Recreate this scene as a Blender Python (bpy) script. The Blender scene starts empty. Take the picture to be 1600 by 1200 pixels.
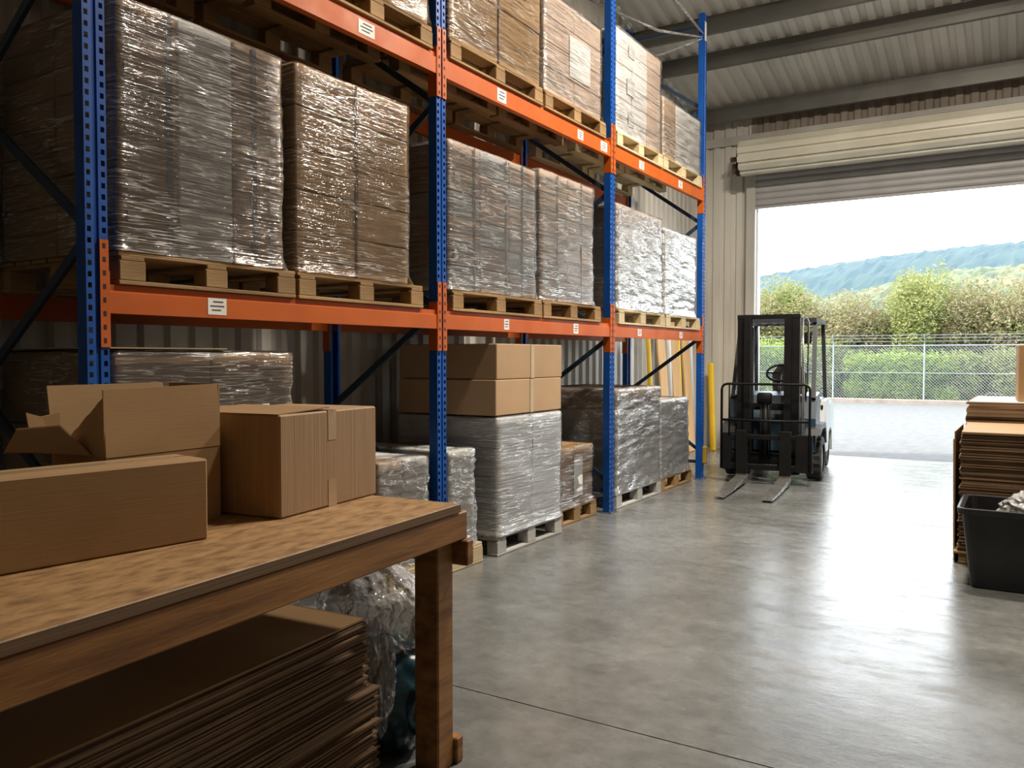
import bpy, math, random
from mathutils import Vector, Matrix, noise
random.seed(7)
sc = bpy.context.scene
C = sc.collection
R = math.radians

# ------------------------------------------------------------------ camera
F_PX, CAM_H = 1295.0, 1.58
PH = math.atan(43 / F_PX)
TH = math.atan(806 / F_PX * math.cos(PH))
fh = Vector((-math.sin(TH), math.cos(TH), 0)); rt = Vector((math.cos(TH), math.sin(TH), 0)); zz = Vector((0, 0, 1))
fw = fh * math.cos(PH) - zz * math.sin(PH); up = fh * math.sin(PH) + zz * math.cos(PH)
cam = bpy.data.objects.new('camera', bpy.data.cameras.new('camera'))
cam.data.sensor_width = 36; cam.data.lens = F_PX / 1600 * 36; cam.data.clip_end = 4000; cam.data.clip_start = 0.02
M = Matrix.Identity(4)
for i in range(3):
    M[i][0] = rt[i]; M[i][1] = up[i]; M[i][2] = -fw[i]
M[0][3], M[1][3], M[2][3] = 0, 0, CAM_H
cam.matrix_world = M
C.objects.link(cam); sc.camera = cam

# ------------------------------------------------------------------ world, sun, doorway portals, exposure
w = bpy.data.worlds.new('world'); sc.world = w; w.use_nodes = True
bg = w.node_tree.nodes['Background']
bg.inputs[0].default_value = (0.86, 0.93, 1.0, 1); bg.inputs[1].default_value = 5.0
def light(name, kind, loc, direction, energy, color=(1, 1, 1), size=None, size_y=None, portal=False, angle=None):
    l = bpy.data.lights.new(name, kind); l.energy = energy; l.color = color
    if kind == 'AREA':
        l.shape = 'RECTANGLE'; l.size = size; l.size_y = size_y or size
        if portal: l.cycles.is_portal = True
    if angle is not None: l.angle = angle
    o = bpy.data.objects.new(name, l); C.objects.link(o)
    o.location = loc; o.rotation_euler = Vector(direction).to_track_quat('-Z', 'Z').to_euler()
    return o
light('sun', 'SUN', (0, 0, 30), (0.72, 0.26, -0.66), 7.0, (1.0, 0.95, 0.86), angle=R(6))
DOOR_X0, DOOR_X1, WALL_Y = -3.86, 1.6, 13.9
light('far_door_portal', 'AREA', ((DOOR_X0 + DOOR_X1) / 2, WALL_Y + 0.12, 2.02), (0, -1, 0), 1, size=DOOR_X1 - DOOR_X0, size_y=4.04, portal=True)
SIDE_X, SD_Y0, SD_Y1, SD_H = 3.6, 11.6, 13.4, 2.6  # unseen side opening, placed and sized for the daylight it admits
light('added_door_portal', 'AREA', (SIDE_X + 0.12, (SD_Y0 + SD_Y1) / 2, SD_H / 2), (-1, 0, 0), 1, size=SD_Y1 - SD_Y0, size_y=SD_H, portal=True)
sc.view_settings.view_transform = 'Standard'; sc.view_settings.look = 'None'
sc.view_settings.gamma = 1; sc.view_settings.use_curve_mapping = False
sc.view_settings.exposure = 0.20
sc.cycles.use_denoising = True
sc.cycles.max_bounces = 7; sc.cycles.diffuse_bounces = 3; sc.cycles.glossy_bounces = 3; sc.cycles.transparent_max_bounces = 12
sc.cycles.sample_clamp_indirect = 6; sc.cycles.caustics_reflective = False; sc.cycles.caustics_refractive = False

# ------------------------------------------------------------------ materials
MATS = {}
def new_mat(name):
    m = bpy.data.materials.new(name); m.use_nodes = True
    nt = m.node_tree; nt.nodes.clear()
    out = nt.nodes.new('ShaderNodeOutputMaterial')
    return m, nt, out
def N(nt, t, **k):
    n = nt.nodes.new('ShaderNode' + t)
    for a, b in k.items(): setattr(n, a, b)
    return n
def coords(nt, scale=(1, 1, 1), rot=(0, 0, 0), space='Object'):
    tc = N(nt, 'TexCoord'); mp = N(nt, 'Mapping')
    mp.inputs['Scale'].default_value = scale; mp.inputs['Rotation'].default_value = rot
    nt.links.new(tc.outputs[space], mp.inputs[0]); return mp.outputs[0]
def noise_tex(nt, vec, scale, detail=4, rough=0.55):
    n = N(nt, 'TexNoise'); n.inputs['Scale'].default_value = scale; n.inputs['Detail'].default_value = detail
    n.inputs['Roughness'].default_value = rough; nt.links.new(vec, n.inputs['Vector']); return n.outputs[0]
def ramp(nt, fac, stops):
    r = N(nt, 'ValToRGB'); e = r.color_ramp.elements
    while len(e) < len(stops): e.new(0.5)
    for el, (p, c) in zip(e, stops): el.position = p; el.color = (c[0], c[1], c[2], 1) if hasattr(c, '__len__') else (c, c, c, 1)
    nt.links.new(fac, r.inputs[0]); return r.outputs[0]
def surf(name, cols, rough=0.6, scale=3.0, stretch=(1, 1, 1), metal=0.0, bump=0.0, bump_scale=40, bump_stretch=(1, 1, 1), detail=5, rough_var=0.0,
         lo=0.3, hi=0.7, random_tint=0.0, coat=0.0, space='Object', spec=0.5):
    m, nt, out = new_mat(name)
    p = N(nt, 'BsdfPrincipled'); nt.links.new(p.outputs[0], out.inputs[0])
    vec = coords(nt, stretch, space=space)
    f = noise_tex(nt, vec, scale, detail)
    n = len(cols)
    col = ramp(nt, f, [(lo + (hi - lo) * i / max(1, n - 1), c) for i, c in enumerate(cols)])
    if random_tint:
        oi = N(nt, 'ObjectInfo'); hs = N(nt, 'HueSaturation')
        mr = N(nt, 'MapRange'); mr.inputs[3].default_value = 1 - random_tint; mr.inputs[4].default_value = 1 + random_tint
        nt.links.new(oi.outputs['Random'], mr.inputs[0]); nt.links.new(mr.outputs[0], hs.inputs['Value']); nt.links.new(col, hs.inputs['Color'])
        col = hs.outputs[0]
    nt.links.new(col, p.inputs['Base Color'])
    p.inputs['Roughness'].default_value = rough; p.inputs['Metallic'].default_value = metal
    p.inputs['Specular IOR Level'].default_value = spec; p.inputs['Coat Weight'].default_value = coat; p.inputs['Coat Roughness'].default_value = 0.2
    if rough_var:
        rv = ramp(nt, noise_tex(nt, vec, scale * 2.3, 6), [(0.3, max(0.02, rough - rough_var)), (0.7, rough + rough_var)])
        nt.links.new(rv, p.inputs['Roughness'])
    if bump:
        b = N(nt, 'Bump'); b.inputs['Strength'].default_value = bump; b.inputs['Distance'].default_value = 0.01
        nt.links.new(noise_tex(nt, coords(nt, bump_stretch, space=space), bump_scale, 4), b.inputs['Height']); nt.links.new(b.outputs[0], p.inputs['Normal'])
    MATS[name] = m; return m
def film_mat(name, haze, gloss, tilt=0.12, tint=(0.95, 0.955, 0.96), streak=(2.0, 2.0, 44), bump=0.7, rough=0.12, base=0.10):
    m, nt, out = new_mat(name)
    vec = coords(nt, streak, (tilt, 0, 0))
    f = noise_tex(nt, vec, 1.0, 4, 0.6)
    big = noise_tex(nt, coords(nt, (2.4, 2.4, 3.2)), 1.0, 3)
    b = N(nt, 'Bump'); b.inputs['Strength'].default_value = bump; b.inputs['Distance'].default_value = 0.42 / streak[2]
    nt.links.new(f, b.inputs['Height'])
    tr = N(nt, 'BsdfTransparent'); tr.inputs[0].default_value = (tint[0], tint[1], tint[2], 1)
    df = N(nt, 'BsdfDiffuse'); df.inputs[0].default_value = (0.86, 0.87, 0.88, 1); nt.links.new(b.outputs[0], df.inputs['Normal'])
    gl = N(nt, 'BsdfGlossy'); gl.inputs['Roughness'].default_value = rough; gl.inputs[0].default_value = (0.98, 0.98, 0.98, 1)
    nt.links.new(b.outputs[0], gl.inputs['Normal'])
    f2 = noise_tex(nt, coords(nt, (streak[0] * 1.7, streak[1] * 1.7, streak[2] * 1.25), (tilt * 1.8, 0, 0)), 1.0, 2, 0.5)
    crease = ramp(nt, f2, [(0.468, 0.0), (0.494, 1.0), (0.506, 1.0), (0.532, 0.0)])
    bb = ramp(nt, big, [(0.36, 0.0), (0.52, 0.55), (0.68, 1.0)])
    c2 = N(nt, 'Math', operation='MULTIPLY'); nt.links.new(crease, c2.inputs[0]); nt.links.new(bb, c2.inputs[1])
    hz = N(nt, 'Math', operation='MULTIPLY_ADD'); hz.use_clamp = True; nt.links.new(c2.outputs[0], hz.inputs[0]); hz.inputs[1].default_value = haze; hz.inputs[2].default_value = base
    m1 = N(nt, 'MixShader'); nt.links.new(hz.outputs[0], m1.inputs[0]); nt.links.new(tr.outputs[0], m1.inputs[1]); nt.links.new(df.outputs[0], m1.inputs[2])
    lw = N(nt, 'Fresnel'); lw.inputs[0].default_value = 1.36; nt.links.new(b.outputs[0], lw.inputs['Normal'])
    g2 = N(nt, 'Math', operation='MULTIPLY_ADD'); nt.links.new(c2.outputs[0], g2.inputs[0]); g2.inputs[1].default_value = 0.35 * gloss; g2.inputs[2].default_value = 0.01 * gloss
    ga = N(nt, 'Math', operation='MULTIPLY_ADD'); ga.use_clamp = True
    nt.links.new(lw.outputs[0], ga.inputs[0]); ga.inputs[1].default_value = gloss; nt.links.new(g2.outputs[0], ga.inputs[2])
    m2 = N(nt, 'MixShader'); nt.links.new(ga.outputs[0], m2.inputs[0]); nt.links.new(m1.outputs[0], m2.inputs[1]); nt.links.new(gl.outputs[0], m2.inputs[2])
    nt.links.new(m2.outputs[0], out.inputs[0]); MATS[name] = m; return m
# --- floor concrete, polished, worn
def floor_mat():
    m, nt, out = new_mat('concrete')
    p = N(nt, 'BsdfPrincipled'); nt.links.new(p.outputs[0], out.inputs[0])
    v = coords(nt)
    a = noise_tex(nt, v, 0.9, 8, 0.62)
    fine = noise_tex(nt, v, 9, 6, 0.65)
    mx = N(nt, 'MixRGB'); mx.blend_type = 'MULTIPLY'; mx.inputs[0].default_value = 0.75
    nt.links.new(ramp(nt, a, [(0.28, (0.10, 0.104, 0.10)), (0.5, (0.175, 0.182, 0.176)), (0.72, (0.26, 0.27, 0.262))]), mx.inputs[1])
    nt.links.new(ramp(nt, fine, [(0.35, 0.66), (0.6, 1.0)]), mx.inputs[2])
    nt.links.new(mx.outputs[0], p.inputs['Base Color'])
    sw = noise_tex(nt, coords(nt, (1.0, 3.0, 1)), 2.4, 8, 0.7)
    nt.links.new(ramp(nt, sw, [(0.32, 0.16), (0.52, 0.25), (0.72, 0.42)]), p.inputs['Roughness'])
    p.inputs['Specular IOR Level'].default_value = 0.52
    b = N(nt, 'Bump'); b.inputs['Strength'].default_value = 0.16; b.inputs['Distance'].default_value = 0.01
    nt.links.new(noise_tex(nt, coords(nt, (1.0, 1.8, 1)), 8, 7, 0.7), b.inputs['Height']); nt.links.new(b.outputs[0], p.inputs['Normal'])
    MATS['concrete'] = m
floor_mat()
surf('asphalt', [(0.085, 0.085, 0.085), (0.13, 0.13, 0.128)], 0.9, 6, bump=0.3, bump_scale=60)
surf('kerb', [(0.20, 0.16, 0.13), (0.28, 0.23, 0.19)], 0.9, 3)
surf('soil', [(0.10, 0.11, 0.05), (0.20, 0.20, 0.09)], 0.95, 1.2)
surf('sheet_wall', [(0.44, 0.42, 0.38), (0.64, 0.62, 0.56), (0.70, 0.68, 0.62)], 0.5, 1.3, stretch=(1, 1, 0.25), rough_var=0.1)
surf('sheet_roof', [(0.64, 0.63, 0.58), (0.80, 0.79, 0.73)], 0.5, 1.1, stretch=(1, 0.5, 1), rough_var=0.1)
surf('wall_low_bounce', [(0.20, 0.16, 0.13), (0.33, 0.28, 0.23)], 0.7, 2.0, stretch=(3, 1, 0.5))  # dark colour for the out-of-view walls, chosen to cut bounced light
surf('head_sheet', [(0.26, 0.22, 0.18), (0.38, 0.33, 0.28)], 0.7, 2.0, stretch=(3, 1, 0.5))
surf('purlin_steel', [(0.12, 0.12, 0.11), (0.19, 0.19, 0.17)], 0.45, 1.5, metal=0.25)
surf('roller_cream', [(0.60, 0.58, 0.48), (0.72, 0.70, 0.60)], 0.45, 2.0)
surf('roller_grey', [(0.33, 0.33, 0.33), (0.42, 0.42, 0.42)], 0.45, 2.0)
surf('jamb_grey', [(0.46, 0.45, 0.41), (0.60, 0.58, 0.53)], 0.5, 2.0, stretch=(1, 1, .3))
surf('jamb_white', [(0.74, 0.75, 0.76), (0.8, 0.8, 0.8)], 0.5, 2.0)
surf('rusty', [(0.03, 0.025, 0.02), (0.16, 0.08, 0.04)], 0.7, 14)
surf('rack_blue', [(0.002, 0.05, 0.25), (0.004, 0.085, 0.38)], 0.48, 2.5, spec=0.35, rough_var=0.1)
surf('rack_brace', [(0.012, 0.03, 0.07), (0.03, 0.05, 0.08)], 0.4, 3)
surf('rack_orange', [(0.40, 0.078, 0.007), (0.52, 0.11, 0.011)], 0.52, 1.8, spec=0.35, rough_var=0.1)
surf('dark_slot', [(0.006, 0.006, 0.008), (0.01, 0.01, 0.012)], 0.8)
surf('base_plate', [(0.03, 0.06, 0.13), (0.12, 0.12, 0.12)], 0.5, 9)
surf('mustard', [(0.32, 0.19, 0.02), (0.45, 0.27, 0.03)], 0.5, 4)
surf('paper', [(0.66, 0.66, 0.63), (0.78, 0.78, 0.75)], 0.7, 6)
surf('ink', [(0.05, 0.05, 0.06), (0.09, 0.09, 0.1)], 0.8)
surf('pallet_tan', [(0.17, 0.095, 0.036), (0.28, 0.17, 0.07), (0.34, 0.215, 0.095)], 0.8, 5, stretch=(1, 0.25, 1), bump=0.25, bump_scale=30, bump_stretch=(4, 0.6, 4), random_tint=0.18)
surf('pallet_pale', [(0.42, 0.33, 0.19), (0.62, 0.52, 0.33)], 0.8, 5, stretch=(1, 0.25, 1), random_tint=0.12)
surf('pallet_grey', [(0.30, 0.29, 0.27), (0.50, 0.50, 0.48)], 0.85, 5, stretch=(1, 0.25, 1), random_tint=0.12)
CARD = [(0.28, 0.168, 0.070), (0.34, 0.21, 0.095)]
surf('card', CARD, 0.75, 2.0, bump=0.05, bump_scale=6, bump_stretch=(1, 1, 30), random_tint=0.10)
surf('card_ribbed', [(0.30, 0.19, 0.10), (0.37, 0.24, 0.135)], 0.7, 3, stretch=(20, 20, 0.6), bump=0.25, bump_scale=2, bump_stretch=(70, 70, 0.5))
surf('card_light', [(0.36, 0.235, 0.125), (0.43, 0.285, 0.16)], 0.75, 2.0, random_tint=0.10)
surf('card_pink', [(0.42, 0.30, 0.22), (0.52, 0.39, 0.30)], 0.75, 2.0, random_tint=0.10)
surf('card_white', [(0.62, 0.61, 0.59), (0.72, 0.71, 0.69)], 0.7, 2.0, random_tint=0.08)
surf('card_grey', [(0.42, 0.42, 0.41), (0.56, 0.56, 0.55)], 0.7, 2.0, random_tint=0.12)
surf('card_dark', [(0.11, 0.08, 0.055), (0.18, 0.13, 0.09)], 0.75, 2.0, random_tint=0.12)
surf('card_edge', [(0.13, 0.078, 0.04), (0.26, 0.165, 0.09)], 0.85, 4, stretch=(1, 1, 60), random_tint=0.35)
surf('tape', [(0.40, 0.29, 0.17), (0.46, 0.34, 0.21)], 0.25, 3, coat=0.4)
surf('strap_dark', [(0.02, 0.02, 0.02), (0.05, 0.05, 0.045)], 0.5)
surf('bench_top', [(0.15, 0.078, 0.028), (0.30, 0.172, 0.070), (0.39, 0.24, 0.108)], 0.6, 11, stretch=(2.6, 1.1, 1), bump=0.3, bump_scale=22, bump_stretch=(2, 0.6, 1), detail=12)
surf('bench_wood', [(0.10, 0.036, 0.008), (0.25, 0.108, 0.026), (0.34, 0.165, 0.045)], 0.5, 4, stretch=(3, 0.45, 5), bump=0.15, bump_scale=18, bump_stretch=(5, 0.5, 5), detail=7)
surf('bench_edge', [(0.10, 0.055, 0.025), (0.20, 0.12, 0.06)], 0.7, 6, stretch=(1, 0.3, 30))
surf('teal_bag', [(0.015, 0.045, 0.06), (0.03, 0.085, 0.11)], 0.35, 4)
surf('tub_black', [(0.010, 0.010, 0.012), (0.018, 0.018, 0.02)], 0.42, 6)
surf('lift_black', [(0.004, 0.004, 0.005), (0.009, 0.009, 0.009)], 0.5, 5, spec=0.22)
surf('lift_steel', [(0.26, 0.255, 0.24), (0.42, 0.41, 0.39)], 0.30, 5, metal=0.7, rough_var=0.1)
surf('lift_blue', [(0.02, 0.045, 0.07), (0.03, 0.06, 0.09)], 0.35, 4)
surf('lift_guard', [(0.03, 0.035, 0.04), (0.05, 0.055, 0.06)], 0.35, 4)
surf('lift_white', [(0.50, 0.55, 0.55), (0.58, 0.62, 0.62)], 0.35, 3)
surf('rubber', [(0.012, 0.012, 0.012), (0.025, 0.024, 0.023)], 0.8, 12)
surf('rim', [(0.12, 0.10, 0.08), (0.2, 0.18, 0.15)], 0.5, 5)
surf('yellow', [(0.72, 0.45, 0.012), (0.82, 0.55, 0.02)], 0.45, 2)
surf('plank', [(0.52, 0.29, 0.11), (0.66, 0.42, 0.2)], 0.65, 3, stretch=(6, 6, 0.6), random_tint=0.2)
surf('pipe_white', [(0.66, 0.66, 0.62), (0.75, 0.75, 0.72)], 0.35, 2)
surf('galv', [(0.24, 0.27, 0.28), (0.32, 0.35, 0.36)], 0.5, 4, metal=0.3)
surf('lamp_shell', [(0.25, 0.25, 0.25), (0.3, 0.3, 0.3)], 0.4)
film_mat('film_clear', 0.45, 0.8, base=0.0, bump=1.0, rough=0.10)
film_mat('film_mid', 0.58, 1.0, base=0.05, bump=1.0, rough=0.10)
film_mat('film_white', 0.75, 1.4, base=0.20, bump=1.0)
film_mat('film_silver', 0.60, 1.7, base=0.14, bump=1.0, rough=0.09, streak=(4.0, 4.0, 17), tilt=0.25)
film_mat('film_bag', 0.50, 1.0, streak=(7, 7, 7), bump=0.8, rough=0.10, base=0.34)
def leaf_mat(name, cols):
    m, nt, out = new_mat(name)
    p = N(nt, 'BsdfPrincipled'); p.inputs['Roughness'].default_value = 0.55
    f = noise_tex(nt, coords(nt), 1.9, 6, 0.75)
    col = ramp(nt, f, [(0.30 + 0.4 * i / (len(cols) - 1), c) for i, c in enumerate(cols)])
    nt.links.new(col, p.inputs['Base Color'])
    t = N(nt, 'BsdfTranslucent'); nt.links.new(col, t.inputs[0])
    mx = N(nt, 'MixShader'); mx.inputs[0].default_value = 0.35
    nt.links.new(p.outputs[0], mx.inputs[1]); nt.links.new(t.outputs[0], mx.inputs[2]); nt.links.new(mx.outputs[0], out.inputs[0])
    MATS[name] = m
leaf_mat('leaf_green', [(0.12, 0.19, 0.035), (0.26, 0.36, 0.055), (0.44, 0.50, 0.09)])
leaf_mat('leaf_olive', [(0.10, 0.13, 0.05), (0.21, 0.22, 0.08), (0.30, 0.23, 0.14), (0.36, 0.32, 0.11)])
leaf_mat('leaf_yellow', [(0.12, 0.15, 0.045), (0.24, 0.26, 0.08), (0.40, 0.37, 0.12)])
surf('stem', [(0.10, 0.07, 0.04), (0.16, 0.11, 0.07)], 0.8)
surf('hill_far', [(0.012, 0.025, 0.015), (0.03, 0.05, 0.025)], 0.95, 0.05, detail=8)
surf('hill_near', [(0.04, 0.05, 0.022), (0.08, 0.10, 0.04), (0.14, 0.13, 0.065)], 0.95, 0.14, detail=8)

# ------------------------------------------------------------------ mesh helpers
class MB:
    def __init__(s): s.v = []; s.f = []; s.mi = []
    def add(s, vs, fs, mi=0):
        o = len(s.v); s.v += [tuple(v) for v in vs]; s.f += [tuple(i + o for i in f) for f in fs]; s.mi += [mi] * len(fs); return s
    def box(s, c, d, rot=None, mi=0, ch=0.0):
        hx, hy, hz = d[0] / 2, d[1] / 2, d[2] / 2
        if ch <= 0:
            vs = [Vector((x, y, z)) for x in (-hx, hx) for y in (-hy, hy) for z in (-hz, hz)]
            fs = [(0, 1, 3, 2), (4, 6, 7, 5), (0, 4, 5, 1), (2, 3, 7, 6), (0, 2, 6, 4), (1, 5, 7, 3)]
        else:
            k = min(ch, hx * .8, hy * .8, hz * .8); vs = []; idx = {}
            for sx in (-1, 1):
                for sy in (-1, 1):
                    for sz in (-1, 1):
                        idx[(sx, sy, sz)] = len(vs)
                        vs += [Vector((sx * hx, sy * (hy - k), sz * (hz - k))), Vector((sx * (hx - k), sy * hy, sz * (hz - k))), Vector((sx * (hx - k), sy * (hy - k), sz * hz))]
            g = lambda a, i: idx[a] + i
            fs = []
            for s_ in (-1, 1):
                o = [(-1, -1), (1, -1), (1, 1), (-1, 1)]
                if s_ < 0: o = o[::-1]
                fs.append(tuple(g((s_, a, b), 0) for a, b in o))
                fs.append(tuple(g((b, s_, a), 1) for a, b in o))
                fs.append(tuple(g((a, b, s_), 2) for a, b in o))
            for a in (-1, 1):
                for b in (-1, 1):
                    q = [(g((a, b, -1), 0), g((a, b, -1), 1), g((a, b, 1), 1), g((a, b, 1), 0)),
                         (g((a, -1, b), 0), g((a, 1, b), 0), g((a, 1, b), 2), g((a, -1, b), 2)),
                         (g((-1, a, b), 1), g((-1, a, b), 2), g((1, a, b), 2), g((1, a, b), 1))]
                    sg = a * b
                    for i, f in enumerate(q):
                        fs.append(f if sg > 0 else f[::-1])
            for a in (-1, 1):
                for b in (-1, 1):
                    for c_ in (-1, 1):
                        f = (g((a, b, c_), 0), g((a, b, c_), 1), g((a, b, c_), 2)); fs.append(f if a * b * c_ > 0 else f[::-1])
        if rot is not None: vs = [rot @ v for v in vs]
        c = Vector(c); return s.add([v + c for v in vs], fs, mi)
    def bar(s, p0, p1, wd, ht, mi=0, upv=(0, 0, 1)):
        p0, p1 = Vector(p0), Vector(p1); d = (p1 - p0); L = d.length; d.normalize()
        u = Vector(upv); u = u - d * u.dot(d)
        if u.length < 1e-4: u = Vector((1, 0, 0)) - d * d.x
        u.normalize(); r = d.cross(u)
        m = Matrix((r, d, u)).transposed()
        return s.box((p0 + p1) / 2, (wd, L, ht), m, mi)
    def tube(s, pts, r, n=8, mi=0, closed=False, caps=True):
        pts = [Vector(p) for p in pts]; rs = r if hasattr(r, '__len__') else [r] * len(pts)
        o = len(s.v); m = len(pts); ref = Vector((0.31, 0.17, 0.93))
        for i, p in enumerate(pts):
            a = pts[(i - 1) % m] if (closed or i > 0) else p; b = pts[(i + 1) % m] if (closed or i < m - 1) else p
            t = (b - a).normalized(); u = t.cross(ref)
            if u.length < 1e-3: u = t.cross(Vector((1, 0, 0)))
            u.normalize(); v = t.cross(u)
            s.v += [tuple(p + (u * math.cos(2 * math.pi * k / n) + v * math.sin(2 * math.pi * k / n)) * rs[i]) for k in range(n)]
        for i in range(m if closed else m - 1):
            j = (i + 1) % m
            for k in range(n):
                q = (k + 1) % n; s.f.append((o + i * n + k, o + i * n + q, o + j * n + q, o + j * n + k)); s.mi.append(mi)
        if caps and not closed:
            s.f.append(tuple(o + k for k in range(n))[::-1]); s.f.append(tuple(o + (m - 1) * n + k for k in range(n))); s.mi += [mi, mi]
        return s
    def prism(s, poly, axis, a, b, mi=0):
        n = len(poly)
        def pt(p, t): return {'x': (t, p[0], p[1]), 'y': (p[0], t, p[1]), 'z': (p[0], p[1], t)}[axis]
        return s.add([pt(p, a) for p in poly] + [pt(p, b) for p in poly],
                     [tuple(range(n))[::-1], tuple(range(n, 2 * n))] + [(i, (i + 1) % n, (i + 1) % n + n, i + n) for i in range(n)], mi)
    def mesh(s, name, mats, smooth=False):
        me = bpy.data.meshes.new(name); me.from_pydata(s.v, [], s.f)
        for m in (mats if isinstance(mats, (list, tuple)) else [mats]): me.materials.append(MATS[m])
        me.polygons.foreach_set('material_index', s.mi)
        import bmesh
        bm = bmesh.new(); bm.from_mesh(me); bmesh.ops.recalc_face_normals(bm, faces=bm.faces); bm.to_mesh(me); bm.free()
        if smooth: me.polygons.foreach_set('use_smooth', [True] * len(me.polygons))
        me.update(); return me
    def build(s, name, mats, parent=None, loc=(0, 0, 0), rot=(0, 0, 0), smooth=False):
        return ob(name, s.mesh(name, mats, smooth), parent, loc, rot)
def ob(name, me, parent=None, loc=(0, 0, 0), rot=(0, 0, 0)):
    o = bpy.data.objects.new(name, me); C.objects.link(o); o.parent = parent; o.location = loc; o.rotation_euler = rot; return o
def tag(o, label, cat, group=None):
    o['label'] = label; o['category'] = cat
    if group: o['group'] = group
    return o
def thing(name, label, cat, loc=(0, 0, 0), rz=0, group=None):
    return tag(ob(name, None, None, loc, (0, 0, rz)), label, cat, group)
def struct(o): o['kind'] = 'structure'; return o
CACHE = {}
def cbox(name, d, mat, parent=None, loc=(0, 0, 0), rot=(0, 0, 0), ch=0.004):
    k = (name, tuple(round(x, 3) for x in d), mat, ch)
    if k not in CACHE: CACHE[k] = MB().box((0, 0, 0), d, ch=ch).mesh(name, mat)
    return ob(name, CACHE[k], parent, loc, rot)
rnd = random.uniform

# ------------------------------------------------------------------ the building
XL, XR, YN = -5.0, SIDE_X, -6.0
ROOF_K, EAVE_Z = 0.25, 5.70 - 0.25 * (WALL_Y - 13.65)
def roof_z(y): return EAVE_Z + ROOF_K * (WALL_Y - y) if y > 3 else EAVE_Z + ROOF_K * (WALL_Y - 3) - ROOF_K * (3 - y)
fl = struct(MB().box(((XL + XR) / 2, (YN + WALL_Y) / 2, -0.15), (XR - XL + .4, WALL_Y - YN + 0.3, 0.25)).build('floor', 'concrete'))
ys = [YN - .2, 3.19, 8.6, WALL_Y + 0.04]
for i in range(3):                                    # poured bays parted by saw cuts
    a, b = ys[i] + 0.004, ys[i + 1] - 0.004
    MB().box(((XL + XR) / 2, (a + b) / 2, -0.0125), (XR - XL + .4, b - a, 0.025)).build('floor_bay', 'concrete', fl)
def corrugated(u0, u1, fpt, rows, period=0.2, depth=0.04):
    mb = MB(); us = []; u = u0
    while u < u1 - 1e-6:
        for du, d in ((0, 0), (0.45, 0), (0.58, 1), (0.87, 1)):
            if u + du * period <= u1: us.append((u + du * period, d * depth))
        u += period
    us.append((u1, 0))
    n = len(us); vs = [fpt(a, d, r) for r in rows for a, d in us]
    fs = [(j * n + i, j * n + i + 1, (j + 1) * n + i + 1, (j + 1) * n + i) for j in range(len(rows) - 1) for i in range(n - 1)]
    return mb.add(vs, fs)
wl = struct(corrugated(YN, WALL_Y, lambda a, d, r: (XL - d, a, roof_z(a) + .05 if r else 0.0), [0, 1]).build('wall_left', 'sheet_wall'))
HEAD_Z = 4.75
wf = struct(corrugated(XL, DOOR_X0 - 0.10, lambda a, d, r: (a, WALL_Y + d, r), [0.0, 5.80]).build('wall_far', 'sheet_wall'))
corrugated(DOOR_X1 + .1, XR, lambda a, d, r: (a, WALL_Y + d, r), [0.0, 5.80]).build('sheet_panel', 'sheet_wall', wf)
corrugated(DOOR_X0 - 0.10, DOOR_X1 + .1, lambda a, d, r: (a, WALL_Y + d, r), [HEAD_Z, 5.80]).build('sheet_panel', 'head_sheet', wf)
MB().box(((XL + XR) / 2, WALL_Y - 0.02, 5.19), (XR - XL, 0.03, 0.14)).build('girt', 'jamb_grey', wf)
wn = struct(corrugated(XL, XR, lambda a, d, r: (a, YN - d, r), [0.0, 6.3]).build('wall_near', 'wall_low_bounce'))
wr = struct(corrugated(YN, SD_Y0, lambda a, d, r: (XR + d, a, r if r == 0 else roof_z(a)), [0, 1]).build('wall_right', 'wall_low_bounce'))
corrugated(SD_Y1, WALL_Y, lambda a, d, r: (XR + d, a, r if r == 0 else roof_z(a)), [0, 1]).build('sheet_panel', 'wall_low_bounce', wr)
corrugated(SD_Y0, SD_Y1, lambda a, d, r: (XR + d, a, SD_H if r == 0 else roof_z(a)), [0, 1]).build('sheet_panel', 'wall_low_bounce', wr)
ce = struct(corrugated(XL - .1, XR + .1, lambda a, d, r: (a, r, roof_z(r) + 0.045 + d), [YN - .1, 3.0, WALL_Y + 0.15], depth=0.045).build('ceiling', 'sheet_roof'))
def purlin(y, ztop, dep=0.24):
    t = 0.006; fl_ = 0.075
    prof = [(0, 0), (fl_, 0), (fl_, -0.02), (fl_ - t, -0.02), (fl_ - t, -t), (t, -t), (t, -dep + t), (fl_ - t, -dep + t), (fl_ - t, -dep + .02), (fl_, -dep + .02), (fl_, -dep), (0, -dep)]
    mb = MB().prism([(y + a, ztop + b) for a, b in prof], 'x', XL, XR)
    return mb.build('purlin', 'purlin_steel', ce)
for y in (13.62, 12.18, 11.37, 9.9, 8.4, 6.9, 5.4, 3.9): purlin(y, roof_z(y) + 0.04 if y < 13.5 else 5.70)
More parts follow.
